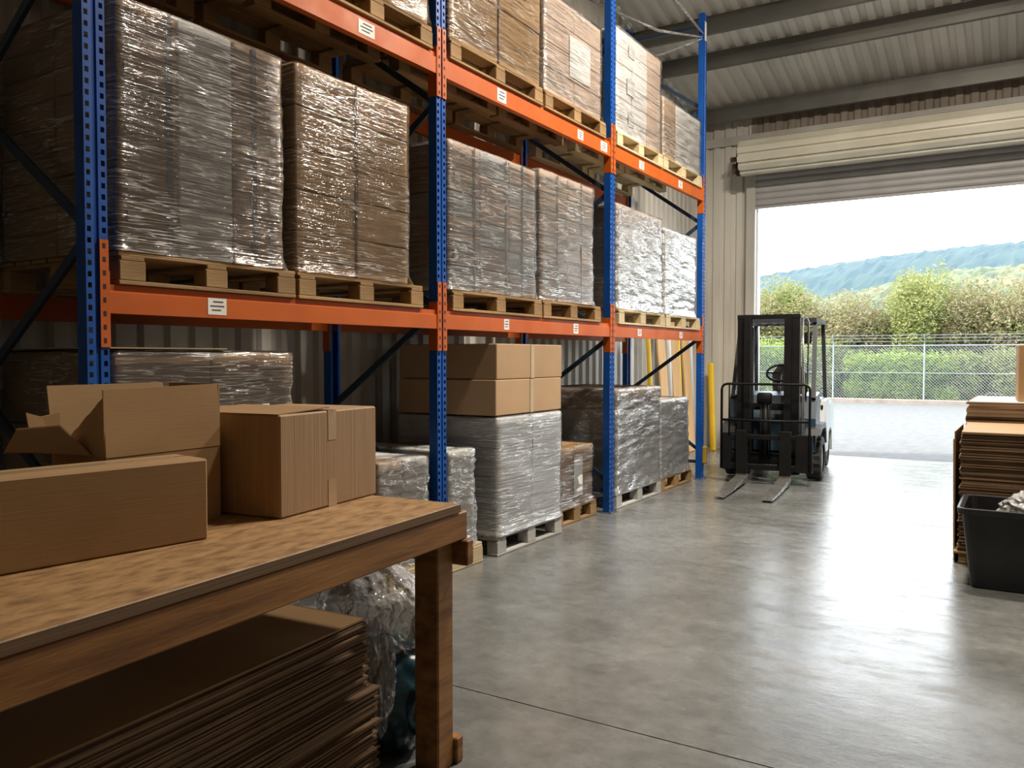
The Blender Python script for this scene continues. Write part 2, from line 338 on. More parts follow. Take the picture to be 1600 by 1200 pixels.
# roller door in the far wall
d1 = struct(ob('door_1', None, None, (0, WALL_Y, 0)))
drum = MB(); prof = []
for k in range(12):
    a0 = 2 * math.pi * k / 12; rr = 0.285
    for da, r_ in ((0, rr - .045), (0.09, rr - .035), (0.12, rr), (0.42, rr - .008), (0.47, rr - .045)): prof.append((-0.47 + r_ * math.cos(a0 + da), 4.775 + r_ * math.sin(a0 + da)))
drum.prism(prof, 'x', DOOR_X0 - 0.12, DOOR_X1 + .12).build('rolled_curtain', 'roller_cream', d1)
SL = 0.105; sl = MB(); sp = []
for k in range(7): t = k / 6; sp.append((-0.070 - 0.030 * math.sin(math.pi * t) ** 0.6 - 0.012 * t, t * SL * 1.06))
sp2 = [(a + 0.004, b) for a, b in sp[::-1]]
slm = sl.prism(sp + sp2, 'x', DOOR_X0 - 0.05, DOOR_X1 + 0.05).mesh('door_slat', 'roller_grey')
for k in range(7): ob('door_slat', slm, d1, (0, 0, 4.045 + k * SL))
MB().box(((DOOR_X0 + DOOR_X1) / 2, -0.08, 4.03), (DOOR_X1 - DOOR_X0 + .08, 0.05, 0.035)).build('bottom_bar', 'roller_grey', d1)
for sx, x in ((-1, DOOR_X0), (1, DOOR_X1)):
    MB().box((x + sx * 0.075, -0.06, 2.4), (0.15, 0.10, 4.8), ch=.006).build('guide_rail', 'jamb_grey', d1)
    MB().box((x + sx * 0.03, 0.09, 2.3), (0.10, 0.16, 4.6), ch=.006).build('reveal', 'jamb_white', d1)
    b = MB().box((x + sx * 0.19, -0.30, 4.78), (0.05, 0.34, 0.30), ch=.01).box((x + sx * 0.23, -0.30, 4.72), (0.05, 0.08, 0.36), ch=.01)
    b.tube([(x + sx * 0.10, -0.47, 4.775), (x + sx * 0.30, -0.47, 4.775)], 0.04, 8).box((x + sx * 0.24, -0.47, 4.62), (0.06, 0.07, 0.16), ch=.01).build('bracket', 'rusty', d1)
# side door opening out of view, added to let in daylight
d2 = struct(ob('door_added', None, None, (SIDE_X, (SD_Y0 + SD_Y1) / 2, 0)))
for s_ in (-1, 1): MB().box((0.0, s_ * (SD_Y1 - SD_Y0) / 2, SD_H / 2), (0.14, 0.12, SD_H), ch=.006).build('guide_rail', 'jamb_grey', d2)
MB().box((-0.1, 0, SD_H + .15), (0.4, SD_Y1 - SD_Y0 + .2, 0.4), ch=.03).build('rolled_curtain', 'roller_cream', d2)

# ------------------------------------------------------------------ outdoors
yard = struct(MB().box((0, WALL_Y + 8.6, -0.10), (90, 17.0, 0.16)).build('asphalt_ground', 'asphalt'))
struct(MB().box((56.7, 0, -0.10), (105.6, 27.9, 0.16)).build('asphalt_ground', 'asphalt'))
struct(MB().box((-2, 30.75, 0.04), (90, 0.30, 0.18), ch=.02).build('kerb', 'kerb'))
bank = MB(); nx, ny = 40, 12
for j in range(ny + 1):
    for i in range(nx + 1):
        x = -70 + 140 * i / nx; y = 30.9 + 150 * (j / ny) ** 1.6
        bank.v.append((x, y, 0.05 + 0.012 * (y - 30.9) + 0.25 * noise.noise(Vector((x * .2, y * .2, 1)))))
for j in range(ny):
    for i in range(nx): a = j * (nx + 1) + i; bank.f.append((a, a + 1, a + nx + 2, a + nx + 1)); bank.mi.append(0)
struct(bank.build('ground_bank', 'soil'))
def hill(name, mat, y0, span, prof, depth, bump, step, label):
    mb = MB(); nx = int(span / step); ny = 26; x0 = -span * 0.62
    for j in range(ny + 1):
        t = j / ny
        for i in range(nx + 1):
            x = x0 + span * i / nx; hh = prof(x)
            z = hh * math.sin(math.pi / 2 * min(1, t * 1.25)) + bump * (noise.noise(Vector((x / (step * 2.1), t * 14, 3))) + .6 * noise.noise(Vector((x / (step * 1.0), t * 30, 8)))) * min(1, t * 4)
            mb.v.append((x, y0 + depth * t, z))
    for j in range(ny):
        for i in range(nx): a = j * (nx + 1) + i; mb.f.append((a, a + 1, a + nx + 2, a + nx + 1)); mb.mi.append(0)
    o = struct(mb.build(name, mat)); o['label'] = label; return o
def interp(pts):
    def f(x):
        if x <= pts[0][0]: return pts[0][1]
        for (a, b), (c, d) in zip(pts, pts[1:]):
            if x <= c: return b + (d - b) * (x - a) / (c - a)
        return pts[-1][1]
    return f
hill('hill', 'hill_far', 640, 1500, interp([(-900, 36), (-420, 62), (-248, 80), (-172, 88.5), (-112, 95), (-57, 99), (-5, 101), (150, 100), (500, 80)]), 270, 3.2, 3.6, 'distant blue wooded ridge under the white sky')
hill('hill', 'hill_near', 240, 500, interp([(-250, 8), (-100, 19), (-60, 24), (-43, 27), (-22, 31), (0, 32), (60, 31), (200, 28)]), 110, 1.9, 1.3, 'nearer green wooded slope below the ridge')

# thin blue haze lying over the valley in front of the ridge
hm, hnt, hout = new_mat('haze')
vs_ = N(hnt, 'VolumeScatter'); vs_.inputs['Color'].default_value = (0.30, 0.56, 1.0, 1); vs_.inputs['Density'].default_value = 0.00016; vs_.inputs['Anisotropy'].default_value = 0.2
hnt.links.new(vs_.outputs[0], hout.inputs['Volume']); MATS['haze'] = hm
hz_o = MB().box((0, 500, 65), (2400, 860, 150)).build('valley_haze', 'haze'); hz_o['kind'] = 'stuff'; hz_o['label'] = 'thin blue haze in front of the wooded ridge'; hz_o['category'] = 'haze'
# chain-link fence
def fence_y(x): return 30.95
fe = thing('chain_link_fence', 'galvanised chain-link fence along the far side of the yard', 'fence', (0, 30.95, 0))
FX0, FX1 = -26.0, 16.0
px = -2.95; posts = [px + 2.9 * k for k in range(-8, 7)]
pm = MB().tube([(0, 0, -0.1), (0, 0, 2.0)], 0.028, 8).tube([(0, 0, 2.0), (0, -0.16, 2.32)], 0.016, 6).mesh('post', 'galv')
for x in posts: ob('post', pm, fe, (x, 0, 0))
for z, r_ in ((1.95, 0.022), (1.02, 0.014)): MB().tube([(FX0, 0, z), (FX1, 0, z)], r_, 6).build('rail', 'galv', fe)
for k, (yy, z) in enumerate(((-0.05, 2.09), (-0.10, 2.2), (-0.15, 2.3))): MB().tube([(FX0, yy, z), (FX1, yy, z)], 0.006, 4).build('wire_strand', 'galv', fe)
wm = MB(); H = 1.85; sp_ = 0.10; rr = 0.0060
x = FX0 - H
while x < FX1:
    for sgn in (1, -1):
        a = (x, 0.03 + 0.003 * sgn, 0.08) if sgn > 0 else (x + H, 0.03 - .003, 0.08); b = (x + H, 0.03 + 0.003 * sgn, 0.08 + H) if sgn > 0 else (x, 0.03 - .003, 0.08 + H)
        wm.tube([a, b], rr, 3, caps=False)
    x += sp_
wm.build('wire_mesh', 'galv', fe)['kind'] = 'stuff'

# shrubs behind the fence
def leaf_mesh(name, mat, rx, ry, hgt, n, size, seed, lumps):
    rg = random.Random(seed); vs = []; fs = []
    L = [(rg.uniform(-rx * .7, rx * .7), rg.uniform(-ry * .6, ry * .6), rg.uniform(hgt * .12, hgt * .80), rg.uniform(.35, .6)) for _ in range(lumps)]
    for _ in range(n):
        cx, cy, cz, k = rg.choice(L)
        d = Vector((rg.gauss(0, 1), rg.gauss(0, 1), rg.gauss(0, 1))).normalized() * (rg.random() ** 0.35)
        p = Vector((cx + d.x * rx * k, cy + d.y * ry * k, max(0.03, cz + d.z * hgt * k * .5)))
        a = Vector((rg.gauss(0, 1), rg.gauss(0, 1), rg.gauss(0, .7))).normalized(); b = a.cross(Vector((rg.gauss(0, 1), rg.gauss(0, 1), rg.gauss(0, 1)))).normalized()
        s = size * rg.uniform(.6, 1.3); nrm = a.cross(b) * s * .25
        o = len(vs); vs += [p - a * s, p + b * s * .38 + nrm, p + a * s, p - b * s * .38 + nrm]; fs.append((o, o + 1, o + 2, o + 3))
    mb = MB(); mb.add(vs, fs); return mb.mesh(name, mat)
def stem_mesh(rx, hgt, seed):
    rg = random.Random(seed); mb = MB()
    for _ in range(5):
        x, y = rg.uniform(-.12, .12), rg.uniform(-.12, .12)
        mb.tube([(x, y, -0.1), (x + rg.uniform(-.3, .3) * rx, y + rg.uniform(-.2, .2), hgt * .45), (x + rg.uniform(-.7, .7) * rx, y + rg.uniform(-.3, .3), hgt * .85)], [.04, .03, .012], 5)
    return mb.mesh('stem', 'stem')
tall = [(leaf_mesh('foliage', m, 1.7, 1.4, 4.7, 14000, 0.075, 50 + i, 26), stem_mesh(1.7, 4.4, i)) for i, m in enumerate(('leaf_olive', 'leaf_yellow', 'leaf_olive'))]
low = [(leaf_mesh('foliage', m, 1.15, 0.8, 1.95, 8000, 0.062, 80 + i, 15), stem_mesh(1.1, 1.9, 9 + i)) for i, m in enumerate(('leaf_green', 'leaf_green', 'leaf_yellow'))]
def shrub(name, label, cat, group, ms, loc, sc_, rz):
    t = thing(name, label, cat, loc, rz, group); t.scale = sc_
    ob('foliage', ms[0], t); ob('stem', ms[1], t)
for k in range(19):
    x = -19 + 1.55 * k + rnd(-.3, .3)
    shrub('tall_shrub', 'tall olive and yellow-green shrub in the hedge behind the fence', 'shrub', 'tall hedge shrubs behind the fence', tall[k % 3], (x, 34.6 + rnd(-.5, .8), 0.05), (1, 1, 0.98 + rnd(-.10, .08)), rnd(0, 6.2))
for k in range(22):
    x = -18 + 1.2 * k + rnd(-.2, .2)
    shrub('low_shrub', 'low bright green bush growing against the chain-link fence', 'shrub', 'low bushes along the fence', low[(k * 2 + k // 3) % 3], (x, 32.2 + rnd(-.25, .35), 0.05), (1, 1, rnd(.85, 1.12)), rnd(-.4, .4))

# ------------------------------------------------------------------ pallet racking
XF, XB = -3.55, -4.65            # aisle face and rear face
FR = [2.185, 4.757, 7.609, 10.358]
Z1, Z2, BH = 1.777, 3.56, 0.132
rack = thing('pallet_racking', 'blue and orange steel pallet racking along the corrugated wall', 'pallet rack')
def upright_mesh(H, front):
    mb = MB(); W = 0.105; dep = 0.07
    cols = [(-.0525, 0), (-.044, 0), (-.026, 0), (-.012, 0), (-.008, -.008), (.008, -.008), (.012, 0), (.026, 0), (.044, 0), (.0525, 0)]
    zs = []; z = 0.03
    zs.append(0.0)
    while z < H - .05: zs += [z, z + .024]; z += .05
    zs.append(H); n = len(cols); s_ = 1 if front else -1
    vs = [(s_ * x, y, z) for z in zs for y, x in cols]; fs = []
    for j in range(len(zs) - 1):
        hole = j % 2 == 1
        for i in range(n - 1):
            if hole and i in (1, 7): continue
            a = j * n + i; fs.append((a, a + 1, a + n + 1, a + n))
    mb.add(vs, fs)
    for y in (-.0525, .0525):
        mb.add([(0, y, 0), (-s_ * dep, y, 0), (-s_ * dep, y, H), (0, y, H)], [(0, 1, 2, 3)])
        k = y * .55
        mb.add([(-s_ * dep, y, 0), (-s_ * dep, k, 0), (-s_ * dep, k, H), (-s_ * dep, y, H)], [(0, 1, 2, 3)])
    me = bpy.data.meshes.new('upright'); me.from_pydata(mb.v, [], mb.f); me.materials.append(MATS['rack_blue']); me.update(); return me
um = upright_mesh(5.92, True); ur = upright_mesh(5.92, False)
bpm = MB().box((0, 0, .004), (.13, .16, .008), ch=.002).tube([(.045, .06, .008), (.045, .06, .022)], .009, 6).tube([(.045, -.06, .008), (.045, -.06, .022)], .009, 6).mesh('base_plate', 'base_plate')
for i, y in enumerate(FR):
    for me, x in ((um, XF), (ur, XB)):
        u = ob('upright', me, rack, (x, y, 0.006)); m = u.modifiers.new('thick', 'SOLIDIFY'); m.thickness = .0025; m.offset = 0
        ob('base_plate', bpm, u, (-.03 if x == XF else .03, 0, -.006))
        if i == 3 and x == XF: MB().box((.0035, 0, 5.70), (.003, .06, .24)).build('bare_patch', 'paper', u)
        if i == 3 and x == XF: MB().box((.02, .035, .30), (.05, .06, .22), ch=.01).build('post_guard', 'mustard', u)
    step = 0.73; z = (0.67, 0.45, 0.30, 0.36)[i]; front = True; k = 0
    xa, xb = XF - .035, XB + .035
    MB().bar((xa, y, .22), (xb, y, .22), .03, .04).build('brace', 'rack_brace', rack)
    while z + step < 5.85:
        p0, p1 = ((xa, y, z), (xb, y, z + step)) if front else ((xb, y, z), (xa, y, z + step))
        oy = .012 if front else -.012
        b_ = MB().bar((p0[0], p0[1] + oy, p0[2]), (p1[0], p1[1] + oy, p1[2]), .022, .045, upv=(0, 0, 1)); b_.build('brace', 'rack_brace', rack)
        z += step; front = not front; k += 1
    MB().bar((xa, y, 5.78), (xb, y, 5.78), .03, .04).build('brace', 'rack_brace', rack)
def beam(ya, yb, z, x, front, h, labels):
    L = yb - ya; s_ = 1 if front else -1
    prof = [(0, 0), (0, h - .035), (-s_ * .012, h - .03), (-s_ * .012, h), (-s_ * .05, h), (-s_ * .05, 0)]
    b_ = MB().prism(prof, 'y', .045, L - .045).build('beam', 'rack_orange', rack, (x + s_ * .002, ya, z))
    for e, yy, sg in ((0, 0.0, 1), (1, L, -1)):
        mb = MB(); zb, zt = -.155, .33
        y0 = yy + sg * .004
        mb.box((s_ * .004, y0 + sg * .026, (zb + zt) / 2), (.005, .042, zt - zb), mi=0)
        mb.box((-s_ * .034, y0 + sg * .050, (-.155 + .19) / 2), (.078, .005, .345), mi=0)
        for k in range(8):
            zk = zb + .03 + k * .061
            mb.box((s_ * .0068, y0 + sg * .026, zk), (.002, .013, .022), mi=1)
        mb.build('end_connector', ['rack_orange', 'dark_slot'], b_)
    for (ly, lw, lh) in labels:
        mb = MB().box((0, 0, 0), (.0016, lw, lh), mi=0)
        for q, (fr, off) in enumerate(((.55, .28), (.75, .02), (.5, -.22))): mb.box((s_ * .0011, -lw * .05 * (q - 1), lh * off), (.0006, lw * fr, lh * .09), mi=1)
        mb.build('label_card', ['paper', 'ink'], b_, (s_ * .0012, ly - ya, h * .45))
for b in range(3):
    ya, yb = FR[b], FR[b + 1]
    lab1 = {0: [(2.83, .115, .085)], 1: [(5.62, .075, .085), (6.82, .095, .09)], 2: [(8.3, .10, .075), (9.55, .10, .075)]}[b]
    lab2 = {0: [(3.98, .15, .085)], 1: [(5.55, .13, .10), (6.9, .11, .085), (7.4, .14, .09)], 2: [(8.33, .13, .085), (9.5, .13, .085)]}[b]
    beam(ya, yb, Z1, XF, True, BH, lab1); beam(ya, yb, Z1, XB, False, BH, [])
    beam(ya, yb, Z2, XF, True, BH + .015, lab2); beam(ya, yb, Z2, XB, False, BH + .015, [])

# ------------------------------------------------------------------ pallets and wrapped loads
def pallet(label, y0, y1, xf, z0, mat, depth=1.05, group=None, boards=7):
    Wd = y1 - y0; t = thing('pallet', label, 'pallet', (xf - depth / 2, (y0 + y1) / 2, z0), 0, group)
    hx, hy = depth / 2, Wd / 2
    for x in (-hx + .05, 0, hx - .05):
        cbox('bottom_board', (.10, Wd, .020), mat, t, (x, 0, .010), ch=.003)
        for y in (-hy + .07, 0, hy - .07): cbox('block', (.10, .135, .092), mat, t, (x, y, .066), ch=.004)
    for y in (-hy + .07, 0, hy - .07): cbox('stringer_board', (depth, .12, .020), mat, t, (0, y, .122), ch=.003)
    bw = depth / boards
    for k in range(boards): cbox('top_board', (bw - .016, Wd, .020), mat, t, (-hx + bw * (k + .5), rnd(-.004, .004), .142), ch=.003)
    return t
PH_ = 0.152
def film_mesh(Lx, Ly, Hh, amp, seed, skirt=.03, taper=0.0):
    r = .03; o = .009
    hx, hy = Lx / 2 + o, Ly / 2 + o
    per = []
    def side(p, q, n):
        for k in range(n): t = k / n; per.append((p[0] + (q[0] - p[0]) * t, p[1] + (q[1] - p[1]) * t))
    nyy = max(24, int(Ly / .03)); nxx = 22
    cs = [(hx, -hy, 0), (hx, hy, 1), (-hx, hy, 2), (-hx, -hy, 3)]
    side((hx, -hy + r), (hx, hy - r), nyy); per += [(hx - r + r * math.cos(a), hy - r + r * math.sin(a)) for a in (0, .5, 1.05)]
    side((hx - r, hy), (-hx + r, hy), nxx); per += [(-hx + r - r * math.sin(a), hy - r + r * math.cos(a)) for a in (0, .5, 1.05)]
    side((-hx, hy - r), (-hx, -hy + r), nxx); per += [(-hx + r - r * math.cos(a), -hy + r - r * math.sin(a)) for a in (0, .5, 1.05)]
    side((-hx + r, -hy), (hx - r, -hy), nxx); per += [(hx - r + r * math.sin(a), -hy + r - r * math.cos(a)) for a in (0, .5, 1.05)]
    n = len(per); rows = max(20, int(Hh / .028)); vs = []; fs = []
    levels = [(.002 + (Hh - .002) * k / rows, 0) for k in range(rows + 1)] + [(Hh + .012, -.03), (Hh + .014, -.10)]
    for z, ins in levels:
        s_ = 0
        for i, (x, y) in enumerate(per):
            s_ = x * .7 + y
            d = amp * (1.6 * (.35 - abs(noise.noise(Vector((s_ * 2.1 + z * 1.3, z * 13 - s_ * 1.7, seed))))) + .7 * noise.noise(Vector((s_ * 5 - z * 2, z * 30 + s_ * 2.5, seed + 5))))
            bulge = .010 * noise.noise(Vector((s_ * 2.5, z * 3, seed + 9)))
            if z < .06: d += skirt * (1 - z / .06) * (.8 + .5 * noise.noise(Vector((s_ * 7, 0, seed))))
            k = d + bulge + ins - taper * z
            zz_ = z + 0
            vs.append((x + k * x / hx, y + k * y / hy, zz_))
    m = len(levels)
    for j in range(m - 1):
        for i in range(n): q = (i + 1) % n; fs.append((j * n + i, j * n + q, (j + 1) * n + q, (j + 1) * n + i))
    return MB().add(vs, fs)
def load(label, y0, y1, xf, z0, ztop, cols, rows, mats, film, amp=.004, depth=1.0, nd=2, group=None, extra=None, seed=None, skirt=.022, jit=.006):
    Ly = y1 - y0; Hh = ztop - z0
    t = thing('wrapped_load', label, 'pallet load', (xf - depth / 2, (y0 + y1) / 2, z0), 0, group)
    g = .0
    for c in range(cols):
        for d in range(nd):
            for r in range(rows):
                mt = mats(c, r) if callable(mats) else mats
                dims = (depth / nd - .006, Ly / cols - .007, Hh / rows - .004)
                cbox('carton', dims, mt, t, (depth / 2 - depth / nd * (d + .5) - rnd(0, jit), -Ly / 2 + Ly / cols * (c + .5) + rnd(-.003, .003), Hh / rows * (r + .5)), (0, 0, rnd(-.006, .006)), ch=.007)
    if extra: extra(t, depth, Ly, Hh)
    if film:
        film_mesh(depth, Ly, Hh, amp, seed if seed is not None else len(bpy.data.objects) * .37, skirt).build('stretch_film', film, t, smooth=True)
    return t
def stickers(rows, ys, wd, hg, mat='paper'):
    def f(t, depth, Ly, Hh):
        for r in range(rows):
            for y in ys:
                w_, h_ = wd * rnd(.7, 1.25), hg * rnd(.7, 1.1)
                MB().box((0, 0, 0), (.0016, w_, h_)).build('sticker', mat, t, (depth / 2 + .0025, y * Ly + rnd(-.012, .012), Hh / rows * (r + .5) + rnd(-.02, .02)))
    return f
def straps(ys, mat='strap_dark', wd=.022):
    def f(t, depth, Ly, Hh):
        for y in ys: MB().box((0, 0, Hh / 2), (.003, wd, Hh - .01)).build('strap', mat, t, (depth / 2 + .004, y * Ly, 0))
    return f
def both(*fs):
    def f(*a):
        for g in fs: g(*a)
    return f
def lid_sheet(t, depth, Ly, Hh): MB().box((-.02, -.22 * Ly, Hh + .020), (depth + .07, Ly * .6, .006)).build('cover_sheet', 'card_light', t)
XP = XF + .01; P1 = Z1 + BH + .003; P2 = Z2 + BH + .015 + .003; L1 = P1 + PH_ + .002; L2 = P2 + PH_ + .002
# middle level
pallet('tan timber pallet on the lower beam beside the first blue upright', 2.285, 3.368, XP, P1, 'pallet_tan')
load('film-wrapped load of brown cartons with a wide white centre panel and label rows', 2.30, 3.30, XP - .03, L1, 3.24, 3, 9,
     lambda c, r: 'card_white' if c == 1 else 'card', 'film_mid', .005, extra=both(stickers(9, (-.42, .43), .055, .045), straps((-.22, .30), wd=.03)), seed=3.1)
pallet('tan timber pallet under the tall plain brown load on the lower beam', 3.388, 4.54, XP, P1, 'pallet_tan')
load('tall plain brown carton load in clear film on the lower beam', 3.40, 4.42, XP - .03, L1, 3.26, 2, 5, 'card_light', 'film_clear', .004, extra=straps((-.01,), 'card_dark', .012), seed=8.2)
pallet('tan timber pallet under the broad hazy load just past the second upright', 4.882, 6.186, XP, P1, 'pallet_tan')
load('broad hazy wrapped carton load just past the second upright on the lower beam', 4.87, 6.12, XP - .03, L1, 3.15, 3, 6,
     lambda c, r: 'card_pink' if (c + r) % 3 else 'card_grey', 'film_mid', .006, extra=both(straps((-.24, .12, .32), 'card_dark', .02), stickers(2, (-.42,), .07, .09)), seed=12.5)
pallet('tan timber pallet with its end against the third upright on the lower beam', 6.21, 7.34, XP, P1, 'pallet_tan')
load('pale wrapped carton load next to the third upright on the lower beam', 6.19, 7.22, XP - .03, L1, 3.19, 2, 6, 'card_pink', 'film_mid', .006, extra=straps((-.2, .25), 'card_dark', .016), seed=15.5)
pallet('pale timber pallet just past the third upright on the lower beam', 7.757, 9.02, XP, P1, 'pallet_pale')
load('bright silvery wrapped load just past the third upright on the lower beam', 7.76, 8.95, XP - .03, L1, 3.14, 2, 5, lambda c, r: 'card_pink' if r == 4 else 'card_white', 'film_silver', .013, seed=18.5)
pallet('pale timber pallet at the last upright on the lower beam', 9.06, 10.22, XP, P1, 'pallet_pale')
load('bright silvery wrapped load at the last upright on the lower beam, shorter than its neighbour', 9.03, 10.08, XP - .03, L1, 3.06, 2, 5, 'card_white', 'film_silver', .013, seed=21.5)
# upper level
pallet('dark timber pallet on the upper beam, mostly above the picture', 2.29, 3.44, XP, P2, 'pallet_tan')
load('brown carton load on the upper beam, cut off by the top edge of the picture', 2.31, 3.42, XP - .02, L2, 4.9, 2, 3, 'card', 'film_clear', seed=24.5)
pallet('tan timber pallet on the upper beam left of the second upright', 3.50, 4.655, XP, P2, 'pallet_tan')
load('brown carton load at the top edge of the picture left of the second upright', 3.52, 4.63, XP - .02, L2, 4.9, 2, 3, 'card', 'film_clear', seed=27.5)
pallet('dark tan timber pallet on the upper beam just past the second upright', 4.86, 6.195, XP, P2, 'pallet_tan')
load('plain brown carton load in clear film on the upper beam past the second upright', 4.87, 6.18, XP - .02, L2, 5.2, 2, 3, 'card', 'film_clear', .005, extra=both(straps((.0,), 'card_dark', .012), stickers(1, (.28,), .10, .10, 'card_dark')), seed=30.5)
pallet('tan timber pallet on the upper beam against the third upright', 6.235, 7.44, XP, P2, 'pallet_tan')
load('pinkish wrapped load with a white sheet on the upper beam against the third upright', 6.24, 7.36, XP - .02, L2, 4.74, 2, 4, 'card_pink', 'film_mid', .006, extra=stickers(1, (.1,), .42, .5), seed=33.5)
pallet('cream timber pallet on the upper beam just past the third upright', 7.70, 8.93, XP, P2, 'pallet_pale')
load('tall pale grey wrapped load on the upper beam past the third upright', 7.72, 8.90, XP - .02, L2, 4.90, 3, 6, lambda c, r: 'card_white' if c != 2 else 'card_pink', 'film_mid', .006, extra=stickers(3, (-.2,), .18, .16, 'card_grey'), seed=36.5)
pallet('cream timber pallet at the far end of the upper beam', 8.96, 10.25, XP, P2, 'pallet_pale')
load('short cream and brown wrapped load at the far end of the upper beam', 8.97, 10.22, XP - .02, L2, 4.54, 3, 3, lambda c, r: 'card_light' if c == 0 else 'card_white', 'film_mid', .006, extra=stickers(1, (-.38,), .2, .2, 'card'), seed=39.5)
# floor level
G0 = 0.003; GL = G0 + PH_ + .002
pallet('timber pallet on the floor behind the workbench boxes', 2.29, 3.36, XF - .02, G0, 'pallet_tan')
load('brown cartons under crinkled film with paper sheets, behind the workbench boxes', 2.28, 3.37, XF - .04, GL, 1.60, 2, 4, 'card', 'film_mid', .010, extra=both(stickers(2, (.18,), .30, .22), lid_sheet), seed=42.5)
pallet('narrow timber pallet on the floor behind the workbench end, before the second upright', 4.10, 4.66, XF + .01, G0, 'pallet_pale')
load('low shiny wrapped load with a brown corner behind the workbench end, before the second upright', 4.11, 4.63, XF - .03, GL, .88, 2, 3, lambda c, r: 'card_light' if c == 0 else 'card_white', 'film_silver', .013, seed=45.5)
pallet('narrow pale pallet on the floor just past the second upright', 4.85, 5.27, XF + .01, G0, 'pallet_pale')
load('narrow shiny wrapped load on the floor just past the second upright', 4.875, 5.22, XF - .03, GL, .88, 1, 2, 'card_white', 'film_silver', .013, seed=46.5)
pallet('weathered grey pallet on the floor in front of the brown boxes', 5.44, 6.51, XF + .03, G0, 'pallet_grey')
load('white film-wrapped load on the grey pallet with two brown boxes on top', 5.45, 6.50, XF + .02, GL, 1.095, 2, 4, 'card_white', 'film_white', .004, extra=straps((.02,), 'card_dark', .008), seed=48.5)
pallet('timber pallet on the floor under the low brown crinkled load', 6.62, 7.46, XF - .09, G0, 'pallet_tan', 0.95)
load('low brown load under crinkled film on the floor before the third upright', 6.63, 7.42, XF - .11, GL, .72, 2, 2, 'card', 'film_clear', .012, depth=.9, extra=stickers(1, (.08,), .16, .35), seed=51.5)
load('narrow grey wrapped stack standing behind the low brown load', 6.68, 7.12, -4.05, 0.742, 1.27, 1, 3, 'card_grey', 'film_mid', .006, depth=.5, nd=1, seed=54.5)
pallet('weathered pallet on the floor just past the third upright', 7.80, 9.03, XF - .03, G0, 'pallet_grey')
load('silver film-wrapped load on the floor past the third upright with a brown top layer', 7.83, 9.00, XF - .05, GL, 1.235, 2, 5, lambda c, r: 'card' if r == 4 else 'card_grey', 'film_silver', .013, seed=57.5)
pallet('timber pallet on the floor at the last upright', 9.06, 10.12, XF - .05, G0, 'pallet_tan')
load('grey film-wrapped load on the floor at the last upright', 9.08, 10.02, XF - .07, GL, 1.065, 2, 4, 'card_grey', 'film_silver', .010, seed=60.5)
# two loose brown boxes on the white load
def taped_box(name, label, dims, mat, loc, rz, cat='box', group=None, tape_face=None, tape_top=True):
    t = thing(name, label, cat, loc, rz, group); dx, dy, dz = dims
    MB().box((0, 0, dz / 2), dims, ch=.006).build('carton_body', mat, t)
    return t
for k, lab in enumerate(('lower of two large brown taped boxes on the white wrapped load', 'upper of two large brown taped boxes on the white wrapped load')):
    hz_ = .283; z0 = 1.112 + k * (hz_ + .003)
    t = taped_box('cardboard_box', lab, (.98, 1.07, hz_), 'card_light', (XF + .02 - .49, 5.97 + .012 * k, z0), 0.0)
    MB().box((.4912, .02, hz_ / 2), (.0014, .055, hz_ - .004)).build('tape', 'tape', t)
    MB().box((.4914, -.012, hz_ / 2), (.0016, .004, hz_)).build('seam', 'card_dark', t)

# ------------------------------------------------------------------ workbench
BA = R(4.0)
bench = thing('workbench', 'heavy wooden workbench with a worn board top', 'workbench', (-1.823, 2.562, 0), BA)
ZT = 1.02; BL, BW = 3.2, 1.2       # local: x<0 is depth towards the rack, y<0 towards the camera side
tt_ = MB().box((-BW / 2, -BL / 2, ZT - .016), (BW, BL, .032), ch=.003).build('tabletop', 'bench_top', bench)
MB().box((.0008, -BL / 2, ZT - .017), (.0016, BL - .004, .029)).build('edge_strip', 'bench_edge', tt_)
for x in (-.0245, -BW + .03): MB().box((x, -BL / 2 + .030, ZT - .033 - .055), (.045, BL + .045, .108), ch=.005).build('side_rail', 'bench_wood', bench)
for y in (.034, -BL + .05): MB().box((-BW / 2 + .012, y, ZT - .142 - .05), (BW + .02, .046, .098), ch=.005).build('end_rail', 'bench_wood', bench)
for y in (-.046, -BL + .13):
    for x in (-.094, -BW + .10):
        l_ = MB().box((x, y, (ZT - .034) / 2), (.108, .108, ZT - .034), ch=.006).build('leg', 'bench_wood', bench)
        MB().box((x + .02, y + .078, .052), (.10, .046, .10), ch=.005).build('foot_block', 'bench_wood', l_)
# boxes on the bench
def frame_xy(ox, oy, rz):
    c, s = math.cos(rz), math.sin(rz); return lambda x, y: (ox + x * c - y * s, oy + x * s + y * c)
ZB = ZT + .001
# closed box near the end of the bench
rz = R(7); g = frame_xy(-2.169, 1.982, rz); D3 = (.44, .58, .358); c3 = g(-D3[0] / 2, D3[1] / 2)
t = taped_box('cardboard_box', 'closed square-sided brown box at the end of the workbench', D3, 'card_ribbed', (c3[0], c3[1], ZB), rz)
MB().box((D3[0] / 2 + .0007, .0, D3[2] - .055), (.0014, .05, .11)).build('tape', 'tape', t)
MB().box((D3[0] / 2 + .0007, .0, .05), (.0014, .05, .10)).build('tape', 'tape', t)
MB().box((0, .0, D3[2] + .0007), (D3[0], .05, .0014)).build('tape', 'tape', t)
MB().box((.02, -.001, D3[2] + .0018), (D3[0] - .02, .004, .0012)).build('lid_seam', 'card_dark', t)
f_ = MB().box((0, 0, 0), (D3[0] - .02, D3[1] / 2 - .006, .004)); f_.build('lid_flap', 'card', t, (0, -D3[1] / 4, D3[2] + .006), (R(2.2), 0, 0))
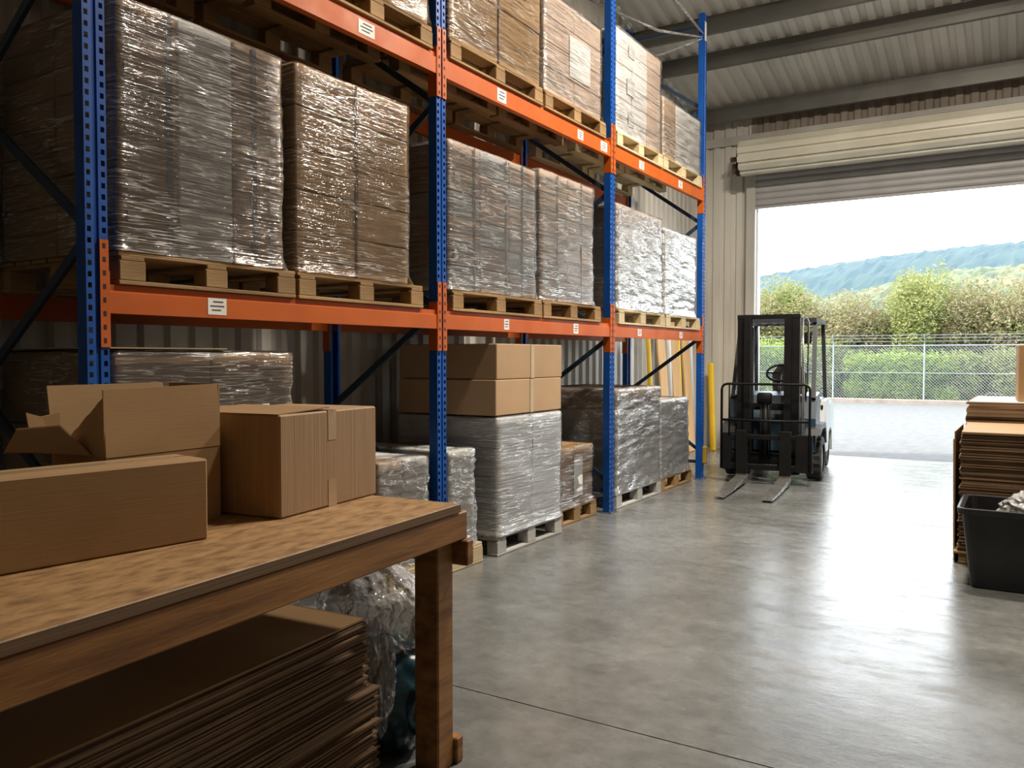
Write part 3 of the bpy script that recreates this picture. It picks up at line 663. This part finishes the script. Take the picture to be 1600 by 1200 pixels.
# long closed box at the front
rz = R(-8.5); g = frame_xy(-2.127, 1.655, rz); D1 = (.19, .82, .247); c1 = g(-D1[0] / 2, -D1[1] / 2)
t = taped_box('cardboard_box', 'long low closed brown box at the front of the workbench', D1, 'card', (c1[0], c1[1], ZB), rz)
MB().box((-.02, 0, D1[2] + .0006), (.004, D1[1], .0012)).build('lid_seam', 'card_dark', t)
MB().box((-.02, .0, D1[2] + .0004), (.05, D1[1] - .1, .0008)).build('tape', 'tape', t)
# open box with torn flaps
rz = R(2); ox, oy = -2.385, 1.905; D2 = (.27, .43, .25)
t = thing('open_cardboard_box', 'open brown box with raised torn flaps behind the long box', 'box', (ox, oy, ZB), rz)
th_ = .005
def wall(mb, a, b, z0, z1): mb.bar((a[0], a[1], (z0 + z1) / 2), (b[0], b[1], (z0 + z1) / 2), th_, z1 - z0)
mb = MB(); A, B_, C_, D_ = (0, 0), (0, -D2[1]), (-D2[0], -D2[1]), (-D2[0], 0)
for a, b in ((A, B_), (B_, C_), (C_, D_), (D_, A)): wall(mb, a, b, 0, D2[2])
mb.box((-D2[0] / 2, -D2[1] / 2, .003), (D2[0], D2[1], .005)).build('carton_body', 'card', t)
FH = .215
def flap(name, poly, n, mat='card'):
    n = Vector(n).normalized() * th_; k = len(poly); vs = [Vector(p) for p in poly]
    MB().add(vs + [v + n for v in vs], [tuple(range(k)), tuple(range(k, 2 * k))[::-1]] + [(i, (i + 1) % k, (i + 1) % k + k, i + k) for i in range(k)]).build(name, mat, t)
zf = D2[2]
flap('front_flap', [(.004, .0, zf), (.004, -D2[1], zf), (-.006, -D2[1], zf + FH - .008), (-.006, 0, zf + FH)], (-1, 0, 0))
flap('back_flap', [(-D2[0], 0, zf), (-D2[0], -D2[1], zf), (-D2[0] - .03, -D2[1] - .0, zf + FH), (-D2[0] - .03, 0, zf + FH)], (1, 0, 0))
flap('end_flap', [(0, .003, zf), (-D2[0], .003, zf), (-D2[0], .012, zf + FH), (-.01, .012, zf + FH)], (0, -1, 0))
# torn gusset at the near end: jagged edge from the flap corner down to the fold
jag = [(0, -D2[1] - .003, zf), (0, -D2[1] - .004, zf + FH - .03)]
for k in range(1, 8):
    u = k / 8; jag.append((-.25 * u + (.006 if k % 2 else -.004), -D2[1] - .003, zf + (FH - .03) * (1 - u) + (.008 if k % 2 else -.003)))
jag.append((-.262, -D2[1] - .003, zf))
flap('torn_gusset', jag, (0, 1, 0))
flap('torn_flap', [(-.06, -D2[1] - .008, zf + .004), (-.268, -D2[1] - .008, zf + .002), (-.275, -D2[1] - .15, zf + .015), (-.25, -D2[1] - .125, zf + .085), (-.15, -D2[1] - .05, zf + .095)], (0, .5, .8), 'card_light')
flap('torn_strip', [(-.262, -D2[1] + .02, zf + .01), (-.262, -D2[1] - .075, zf + .05), (-.27, -D2[1] - .085, zf + .135), (-.268, -D2[1] - .04, zf + .12), (-.266, -D2[1] + .02, zf + .13)], (1, 0, 0))
# small box at the picture's edge
t = thing('cardboard_box', 'brown box with a bent lid at the left edge beside the open box', 'box', (-2.92, 1.18, ZB), R(5))
MB().box((-.15, 0, .13), (.24, .30, .26), ch=.005).build('carton_body', 'card', t)
MB().box((-.03, .05, .265), (.10, .28, .005)).build('lid_flap', 'card_light', t, (0, 0, .0), (0, R(4), 0))
# flat cardboard sheets under the bench
shm = {}
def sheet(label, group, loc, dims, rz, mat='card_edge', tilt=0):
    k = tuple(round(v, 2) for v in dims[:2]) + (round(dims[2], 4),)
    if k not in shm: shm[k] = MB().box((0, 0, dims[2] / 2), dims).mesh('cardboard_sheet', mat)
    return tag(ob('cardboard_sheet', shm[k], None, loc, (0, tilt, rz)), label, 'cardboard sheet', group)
z = 0.012; k = 0
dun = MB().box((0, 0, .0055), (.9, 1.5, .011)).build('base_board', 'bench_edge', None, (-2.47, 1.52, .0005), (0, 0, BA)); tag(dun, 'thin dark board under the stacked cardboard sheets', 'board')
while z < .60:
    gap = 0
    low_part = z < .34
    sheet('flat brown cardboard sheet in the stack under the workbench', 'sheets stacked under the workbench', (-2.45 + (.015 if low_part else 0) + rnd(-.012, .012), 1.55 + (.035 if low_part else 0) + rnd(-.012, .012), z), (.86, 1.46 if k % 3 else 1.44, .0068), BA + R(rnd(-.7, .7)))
    z += .0071 + (.016 if abs(z - .34) < .004 else 0) * 0; k += 1
tag(MB().box((0, 0, .0035), (.86, 1.46, .007)).build('cardboard_sheet', 'card', None, (-2.455, 1.545, z), (0, 0, BA)), 'topmost plain brown sheet of the stack under the workbench', 'cardboard sheet')
# bag of plastic film beside the bench leg
def blob(rx, ry, rz_, seed, amp, freq, sub=5, flat=True):
    import bmesh
    bm = bmesh.new(); bmesh.ops.create_icosphere(bm, subdivisions=sub, radius=1)
    vs = []
    for v in bm.verts:
        n = v.co.normalized(); d = 0
        for o_, a in ((1, 1), (2.2, .5), (4.2, .16)): d += a * (.5 - abs(noise.noise(n * freq * o_ + Vector((seed, 0, 0)))) * 2)
        p = n * (1 + amp * d); z_ = p.z
        if flat and z_ < -.86: z_ = -.86 + (z_ + .86) * .05
        vs.append((p.x * rx, p.y * ry, z_ * rz_))
    fs = [tuple(v.index for v in f.verts) for f in bm.faces]; bm.free()
    return MB().add(vs, fs)
tb = blob(.17, .15, .24, 2.0, .10, 1.6, 5); tb = tb.build('waste_sack', 'teal_bag', None, (-2.16, 2.56, .215), smooth=True); tag(tb, 'dark teal plastic sack on the floor behind the bench leg', 'sack')
pb = thing('plastic_film_bundle', 'crumpled clear plastic film piled over the teal sack by the bench leg', 'plastic film', (-2.27, 2.56, .52))
blob(.24, .20, .22, 7.3, .13, 1.5, 6, False).build('film_sheet', 'film_bag', pb, smooth=True)
blob(.09, .06, .22, 4.1, .16, 2.0, 6, False).build('film_tail', 'film_bag', pb, (.13, -.135, -.20), (R(-4), 0, 0), smooth=True)
# ------------------------------------------------------------------ cardboard stacks and tub by the aisle
z = .10; k = 0
bp = thing('pallet', 'timber pallet under the tall cardboard stack near the black tub', 'pallet', (.12, 7.68, .0))
for x in (-.5, 0, .5): cbox('bottom_board', (.09, 1.1, .02), 'pallet_tan', bp, (x, 0, .013)); cbox('top_board', (.16, 1.1, .02), 'pallet_tan', bp, (x, 0, .086))
for x in (-.5, 0, .5):
    for y in (-.48, 0, .48): cbox('block', (.09, .12, .052), 'pallet_tan', bp, (x, y, .05))
while z < 1.0:
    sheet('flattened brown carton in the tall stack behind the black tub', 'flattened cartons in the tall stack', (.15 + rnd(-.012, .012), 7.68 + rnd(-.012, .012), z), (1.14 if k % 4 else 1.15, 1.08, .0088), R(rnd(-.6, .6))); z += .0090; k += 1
tag(MB().box((0, 0, .005), (1.15, 1.09, .01)).build('cardboard_sheet', 'card_light', None, (.15, 7.68, z), (0, 0, R(1))), 'pale top sheet of the tall cardboard stack behind the black tub', 'cardboard sheet')
for q, (dx, ln, tl) in enumerate(((-.455, 1.0, .4), (-.472, .92, .8))):
    tag(MB().box((0, 0, ln / 2), (.008, .8 - .2 * q, ln)).build('cardboard_sheet', 'card', None, (dx, 7.62 + .1 * q, .004), (0, R(-tl), R(-.5))), ('upright cardboard sheet propped flat against the tall stack', 'outer upright cardboard sheet leaning on the tall stack')[q], 'cardboard sheet')
z = .012; k = 0
while z < 1.16:
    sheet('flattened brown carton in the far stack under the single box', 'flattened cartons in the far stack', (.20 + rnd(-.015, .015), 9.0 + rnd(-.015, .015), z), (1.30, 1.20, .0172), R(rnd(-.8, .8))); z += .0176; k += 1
tag(MB().box((0, 0, .004), (1.28, 1.18, .008)).build('cardboard_sheet', 'card_white', None, (.21, 9.0, z), (0, 0, R(-1))), 'white top sheet of the far cardboard stack', 'cardboard sheet')
t = taped_box('cardboard_box', 'tall brown box standing on the far cardboard stack', (.5, .5, .50), 'card', (.17, 8.75, z + .009), R(3))
MB().box((-.2507, 0, .4), (.0014, .05, .2)).build('tape', 'tape', t)
# black tub with film
tub = thing('plastic_tub', 'black plastic tub holding crumpled film beside the cardboard stack', 'tub', (.06, 6.72, 0))
def tub_mesh():
    mb = MB(); rows = []
    def ring(hx, hy, z_, r):
        out = []
        for cx, cy, a0 in ((hx - r, hy - r, 0), (-hx + r, hy - r, 90), (-hx + r, -hy + r, 180), (hx - r, -hy + r, 270)):
            for k in range(5): a = R(a0 + 22.5 * k); out.append((cx + r * math.cos(a), cy + r * math.sin(a), z_))
        return out
    R_ = [ring(.36, .28, 0.0, .05), ring(.37, .29, .012, .05), ring(.425, .33, .50, .06), ring(.425, .33, .505, .06), ring(.452, .355, .508, .07), ring(.455, .358, .548, .07), ring(.44, .343, .552, .06), ring(.415, .32, .545, .055), ring(.36, .28, .03, .05)]
    n = 20
    for r in R_: mb.v += r
    for j in range(len(R_) - 1):
        for i in range(n): q = (i + 1) % n; mb.f.append((j * n + i, j * n + q, (j + 1) * n + q, (j + 1) * n + i)); mb.mi.append(0)
    mb.f.append(tuple(range(n))[::-1]); mb.f.append(tuple((len(R_) - 1) * n + i for i in range(n))); mb.mi += [0, 0]
    return mb
tub_mesh().build('tub_shell', 'tub_black', tub, smooth=False)
tf = blob(.27, .21, .16, 11.0, .18, 1.9, 6, False).build('plastic_film', 'film_bag', None, (.13, 6.68, .50), smooth=True); tag(tf, 'crumpled clear plastic film bulging out of the black tub', 'plastic film')

# ------------------------------------------------------------------ things along the wall past the racking
for k, (y, wd, ht, m) in enumerate(((12.2, .30, 2.5, 'plank'), (12.74, .34, 2.7, 'plank'), (13.26, .30, 2.6, 'plank'))):
    tag(MB().box((0, 0, ht / 2), (.03, wd, ht), ch=.004).build('timber_plank', m, None, (-4.72, y, .006), (0, R(-4.5), 0)), ('narrow timber plank leaning on the corrugated wall nearest the racking', 'widest timber plank leaning on the corrugated wall', 'timber plank leaning on the corrugated wall nearest the corner')[k], 'plank')
for k, (y, ht) in enumerate(((11.75, 2.1), (12.98, 2.35))):
    tag(MB().tube([(0, 0, 0), (-.12, 0, ht)], .035, 10).build('yellow_pipe', 'yellow', None, (-4.78, y, .003), smooth=True), ('yellow pipe leaning on the wall behind the last upright', 'taller yellow pipe leaning between the timber planks')[k], 'pipe')
for k, (y, ht) in enumerate(((12.5, 2.9), (13.5, 3.0))):
    tag(MB().tube([(0, 0, 0), (-.13, 0, ht)], .045, 12).build('white_pipe', 'pipe_white', None, (-4.78, y, .003), smooth=True), ('white pipe leaning on the wall between two timber planks', 'white pipe leaning in the corner of the corrugated wall')[k], 'pipe')
yb = thing('bollard', 'slim yellow guard post standing by the far wall', 'post', (-4.50, 13.62, 0))
MB().tube([(.02, 0, 0), (-.03, 0, 1.45), (-.03, 0, 1.47)], [.05, .05, .035], 14).build('post_tube', 'yellow', yb, smooth=False)
MB().box((0, 0, .006), (.16, .16, .012), ch=.002).build('base_plate', 'mustard', yb)
# torn film strands at the top of the last frame
ts = thing('torn_film_strand', 'torn strand of stretch film strung from the top of the last upright', 'plastic film', (0, 0, 0))
for pts in ([(-3.57, 10.30, 5.62), (-4.0, 9.9, 5.66), (-4.6, 9.1, 5.9)], [(-3.57, 10.30, 5.60), (-4.1, 10.33, 5.52), (-4.62, 10.34, 5.50)], [(-3.56, 10.30, 5.66), (-3.75, 10.0, 5.95), (-4.0, 9.5, 6.25)]):
    MB().tube(pts, [.012, .02, .01], 5).build('strand', 'film_white', ts, smooth=True)

# ------------------------------------------------------------------ forklift
fk = thing('forklift', 'counterbalance forklift with black mast and lowered forks facing the aisle', 'forklift', (-2.725, 10.21, 0), R(5.4))
def part(mb, name, mat, smooth=False, par=None): return mb.build(name, mat, par or fk, smooth=smooth)
for x in (-.267, .250):
    prof = [(.0, .66), (.042, .66), (.042, .075), (.0, .045), (-.70, .030), (-1.22, .018), (-1.24, .026), (-1.22, .036), (-.70, .068), (-.0, .108)]
    mb = MB(); n = len(prof); wv = [1] * n
    for i in (5, 6, 7): wv[i] = .80
    vs = [(x - .066 * wv[i], p[0], p[1]) for i, p in enumerate(prof)] + [(x + .066 * wv[i], p[0], p[1]) for i, p in enumerate(prof)]
    mb.add(vs, [tuple(range(n)), tuple(range(n, 2 * n))[::-1]] + [(i, (i + 1) % n, (i + 1) % n + n, i + n) for i in range(n)])
    f_ = part(mb, 'fork', 'lift_steel')
    part(MB().box((x, .012, .40), (.134, .052, .54), ch=.004), 'shank_cover', 'lift_black', par=f_)
part(MB().box((0, .075, .585), (1.04, .05, .06), ch=.005).box((0, .075, .215), (1.04, .05, .07), ch=.005), 'carriage_bar', 'lift_black')
for x in (-.46, .46): part(MB().box((x, .065, .40), (.11 if x < 0 else .20, .035, .46), ch=.006), 'carriage_plate', 'lift_black')
pts = [(-.525, .05, .18), (-.525, .05, 1.17)] + [(-.525 + .07 * (1 - math.cos(a)), .05, 1.17 + .07 * math.sin(a)) for a in (.5, 1.0, 1.57)] + [(.455 + .07 * math.sin(a), .05, 1.17 + .07 * math.cos(a)) for a in (0, .57, 1.07, 1.57)] + [(.525, .05, .18)]
mb = MB().tube(pts, .016, 8).tube([(-.525, .05, .79), (.525, .05, .79)], .016, 8).tube([(-.43, .05, 1.24), (-.43, .05, .60)], .012, 8)
part(mb, 'load_backrest', 'lift_black', True)
def channel(x, y, z0, z1, wx, dy, s_):   # C-section opening inwards
    t_ = .018; return MB().prism([(x, y), (x + s_ * wx, y), (x + s_ * wx, y + t_), (x + s_ * t_, y + t_), (x + s_ * t_, y + dy - t_), (x + s_ * wx, y + dy - t_), (x + s_ * wx, y + dy), (x, y + dy)], 'z', z0, z1)
for s_ in (-1, 1):
    part(channel(s_ * .375, .25, .12, 2.10, .10, .14, -s_), 'outer_mast_rail', 'lift_black')
    part(channel(s_ * .285, .19, .10, 2.10, .085, .12, -s_), 'inner_mast_rail', 'lift_black')
    part(MB().tube([(s_ * .235, .42, .25), (s_ * .235, .42, 1.95)], .035, 10), 'lift_cylinder', 'lift_black', True)
part(MB().tube([(.415, .23, .20), (.415, .23, 2.05)], .010, 6).tube([(.43, .26, .55), (.43, .22, 1.3), (.41, .24, 2.02), (.44, .32, 2.06), (.46, .4, 2.0), (.45, .42, 1.2)], .012, 6), 'hydraulic_hose', 'lift_steel', True)
part(MB().box((0, .27, 2.075), (.76, .05, .055), ch=.006), 'mast_crossbar', 'lift_black')
part(MB().box((0, .38, .95), (.74, .05, .09), ch=.006), 'mast_crossbar', 'lift_black')
part(MB().box((0, .30, .30), (.74, .10, .14), ch=.006), 'mast_crossbar', 'lift_black')
part(MB().tube([(-.02, .22, .35), (-.02, .22, 1.02)], .04, 10).tube([(-.07, .2, .3), (-.07, .2, 1.05)], .012, 6).tube([(.04, .2, .3), (.04, .2, 1.05)], .012, 6).box((-.03, .22, 1.06), (.18, .10, .14), ch=.02), 'lift_chain', 'lift_black', True)
# body
part(MB().prism([(.52, .38), (.52, .80), (.66, 1.08), (.98, 1.12), (.98, .50), (1.10, .38)], 'x', -.54, .54), 'dash_cowl', 'lift_blue')
part(MB().box((0, 1.20, .42), (.98, .50, .06), ch=.006), 'floor_plate', 'lift_black')
part(MB().prism([(1.35, .45), (1.35, .93), (1.45, 1.0), (2.25, 1.0), (2.35, .9), (2.35, .45)], 'x', -.50, .50), 'engine_hood', 'lift_blue')
cw = [(1.75, .34), (1.75, .62), (1.95, .88), (2.30, .96), (2.62, .92), (2.74, .70), (2.72, .32), (2.50, .22), (2.42, .50), (2.20, .58), (1.98, .50), (1.90, .26)]
part(MB().prism(cw, 'x', -.55, .55), 'counterweight', 'lift_white')
for s_ in (-1, 1):
    part(MB().prism([(1.05, .30), (1.05, .52), (1.22, .62), (1.45, .98), (1.95, 1.0), (1.95, .62), (1.85, .28)], 'x', s_ * .47, s_ * .56), 'side_panel', 'lift_white')
    part(MB().prism([(.42, .60), (.46, .68), (.60, .73), (1.02, .73), (1.14, .62), (1.18, .45), (1.12, .45), (1.06, .60), (.98, .665), (.62, .665), (.50, .62)], 'x', s_ * .43, s_ * .61), 'fender', 'lift_guard')
    part(MB().box((s_ * .52, 1.55, .80), (.03, .36, .26), ch=.02), 'step_panel', 'lift_black')
def wheel(x, y, r, wd):
    mb = MB(); n = 36
    sec = [(-.5, .62), (-.5, .90), (-.42, .985), (.42, .985), (.5, .90), (.5, .62)]
    m = len(sec)
    for k in range(n):
        a = 2 * math.pi * k / n; tr = 1.0 if k % 2 else .955
        for u, q in sec: rr_ = r * q * (tr if q > .95 else 1); mb.v.append((x + u * wd, y + rr_ * math.cos(a), r + rr_ * math.sin(a)))
    for k in range(n):
        k2 = (k + 1) % n
        for i in range(m - 1): mb.f.append((k * m + i, k * m + i + 1, k2 * m + i + 1, k2 * m + i)); mb.mi.append(0)
    wo = part(mb, 'wheel', 'rubber')
    rim = MB().tube([(x - wd * .40, y, r), (x - wd * .15, y, r), (x + wd * .15, y, r), (x + wd * .40, y, r)], [r * .63, r * .5, r * .5, r * .63], 24)
    rim.tube([(x - wd * .30, y, r), (x + wd * .30, y, r)], r * .2, 12)
    part(rim, 'rim', 'rim', par=wo)
for s_ in (-1, 1): wheel(s_ * .51, .80, .285, .19); wheel(s_ * .44, 2.22, .24, .16)
part(MB().tube([(-.47, .8, .285), (.47, .8, .285)], .07, 10).tube([(-.44, 2.22, .24), (.44, 2.22, .24)], .05, 8), 'axle', 'lift_black')
# overhead guard
og = MB()
for s_ in (-1, 1):
    og.bar((s_ * .50, .62, 1.05), (s_ * .47, .98, 2.03), .05, .07, upv=(0, 1, 0)); og.bar((s_ * .48, 2.20, .98), (s_ * .46, 2.0, 2.03), .05, .07, upv=(0, 1, 0))
    og.bar((s_ * .465, .90, 2.05), (s_ * .465, 2.05, 2.05), .06, .06)
og.bar((-.49, .93, 2.05), (.49, .93, 2.05), .07, .06); og.bar((-.49, 2.03, 2.05), (.49, 2.03, 2.05), .06, .06)
gd = part(og, 'overhead_guard', 'lift_guard')
for k in range(5): part(MB().bar((-.30 + .15 * k, .95, 2.06), (-.30 + .15 * k, 2.0, 2.06), .025, .035), 'guard_bar', 'lift_guard', par=gd)
st = part(MB().box((.04, 1.72, 1.04), (.46, .46, .12), ch=.03), 'seat', 'rubber')
part(MB().prism([(-.20, 1.06), (.24, 1.06), (.25, 1.34), (.17, 1.46), (-.12, 1.46), (-.21, 1.34)], 'y', 1.90, 2.0), 'backrest', 'rubber', par=st)
ring = [(.0 + .17 * math.cos(a), 1.22 + .17 * .75 * math.sin(a), 1.36 + .17 * .62 * math.sin(a)) for a in [2 * math.pi * k / 24 for k in range(24)]]
sw = part(MB().tube(ring, .016, 8, closed=True).tube([(0, 1.22, 1.36), (0, 1.0, 1.0)], .03, 8).tube([(-.16, 1.22, 1.36), (.16, 1.22, 1.36)], .012, 6).tube([(0, 1.22, 1.36), (0, 1.10, 1.27)], .012, 6), 'steering_wheel', 'lift_black', True)
part(MB().tube([(.47, .93, 1.9), (.40, .88, 1.86)], .01, 6).box((.39, .87, 1.82), (.10, .03, .15), ch=.015), 'mirror', 'lift_black')
for s_ in (-1, 1): part(MB().tube([(s_ * .38, .62, 1.16), (s_ * .38, .55, 1.16)], [.05, .06], 12).box((s_ * .40, .62, 1.10), (.03, .03, .1)), 'work_lamp', 'lift_black')
part(MB().tube([(.14, 1.02, 1.05), (.15, .98, 1.28)], .010, 6).tube([(.20, 1.02, 1.05), (.22, .98, 1.28)], .010, 6), 'lever', 'lift_black')

# ------------------------------------------------------------------ unseen lamps added over the aisle to brighten loads and bench
def lamp(label, x, y, z, energy):
    t = thing('added_fill_lamp', label, 'added fill lamp', (x, y, z), 0, 'added fill lamps')
    MB().tube([(0, 0, .02), (0, 0, .10), (0, 0, .18), (0, 0, .30)], [.28, .26, .12, .08], 20).build('lamp_shade', 'lamp_shell', t)
    MB().tube([(0, 0, .28), (0, 0, roof_z(y) - z + .02)], .01, 6).build('cable', 'lamp_shell', t)
    l = light('fill_light', 'AREA', (0, 0, 0), (0, 0, -1), energy, (1.0, 0.88, 0.74), .55); l.parent = t; l.data.shape = 'DISK'
lamp('added fill lamp, out of view over the aisle before the forklift', -0.9, 7.9, 6.3, 470)
lamp('added fill lamp, out of view over the aisle past the workbench end', -0.7, 5.0, 7.0, 290)
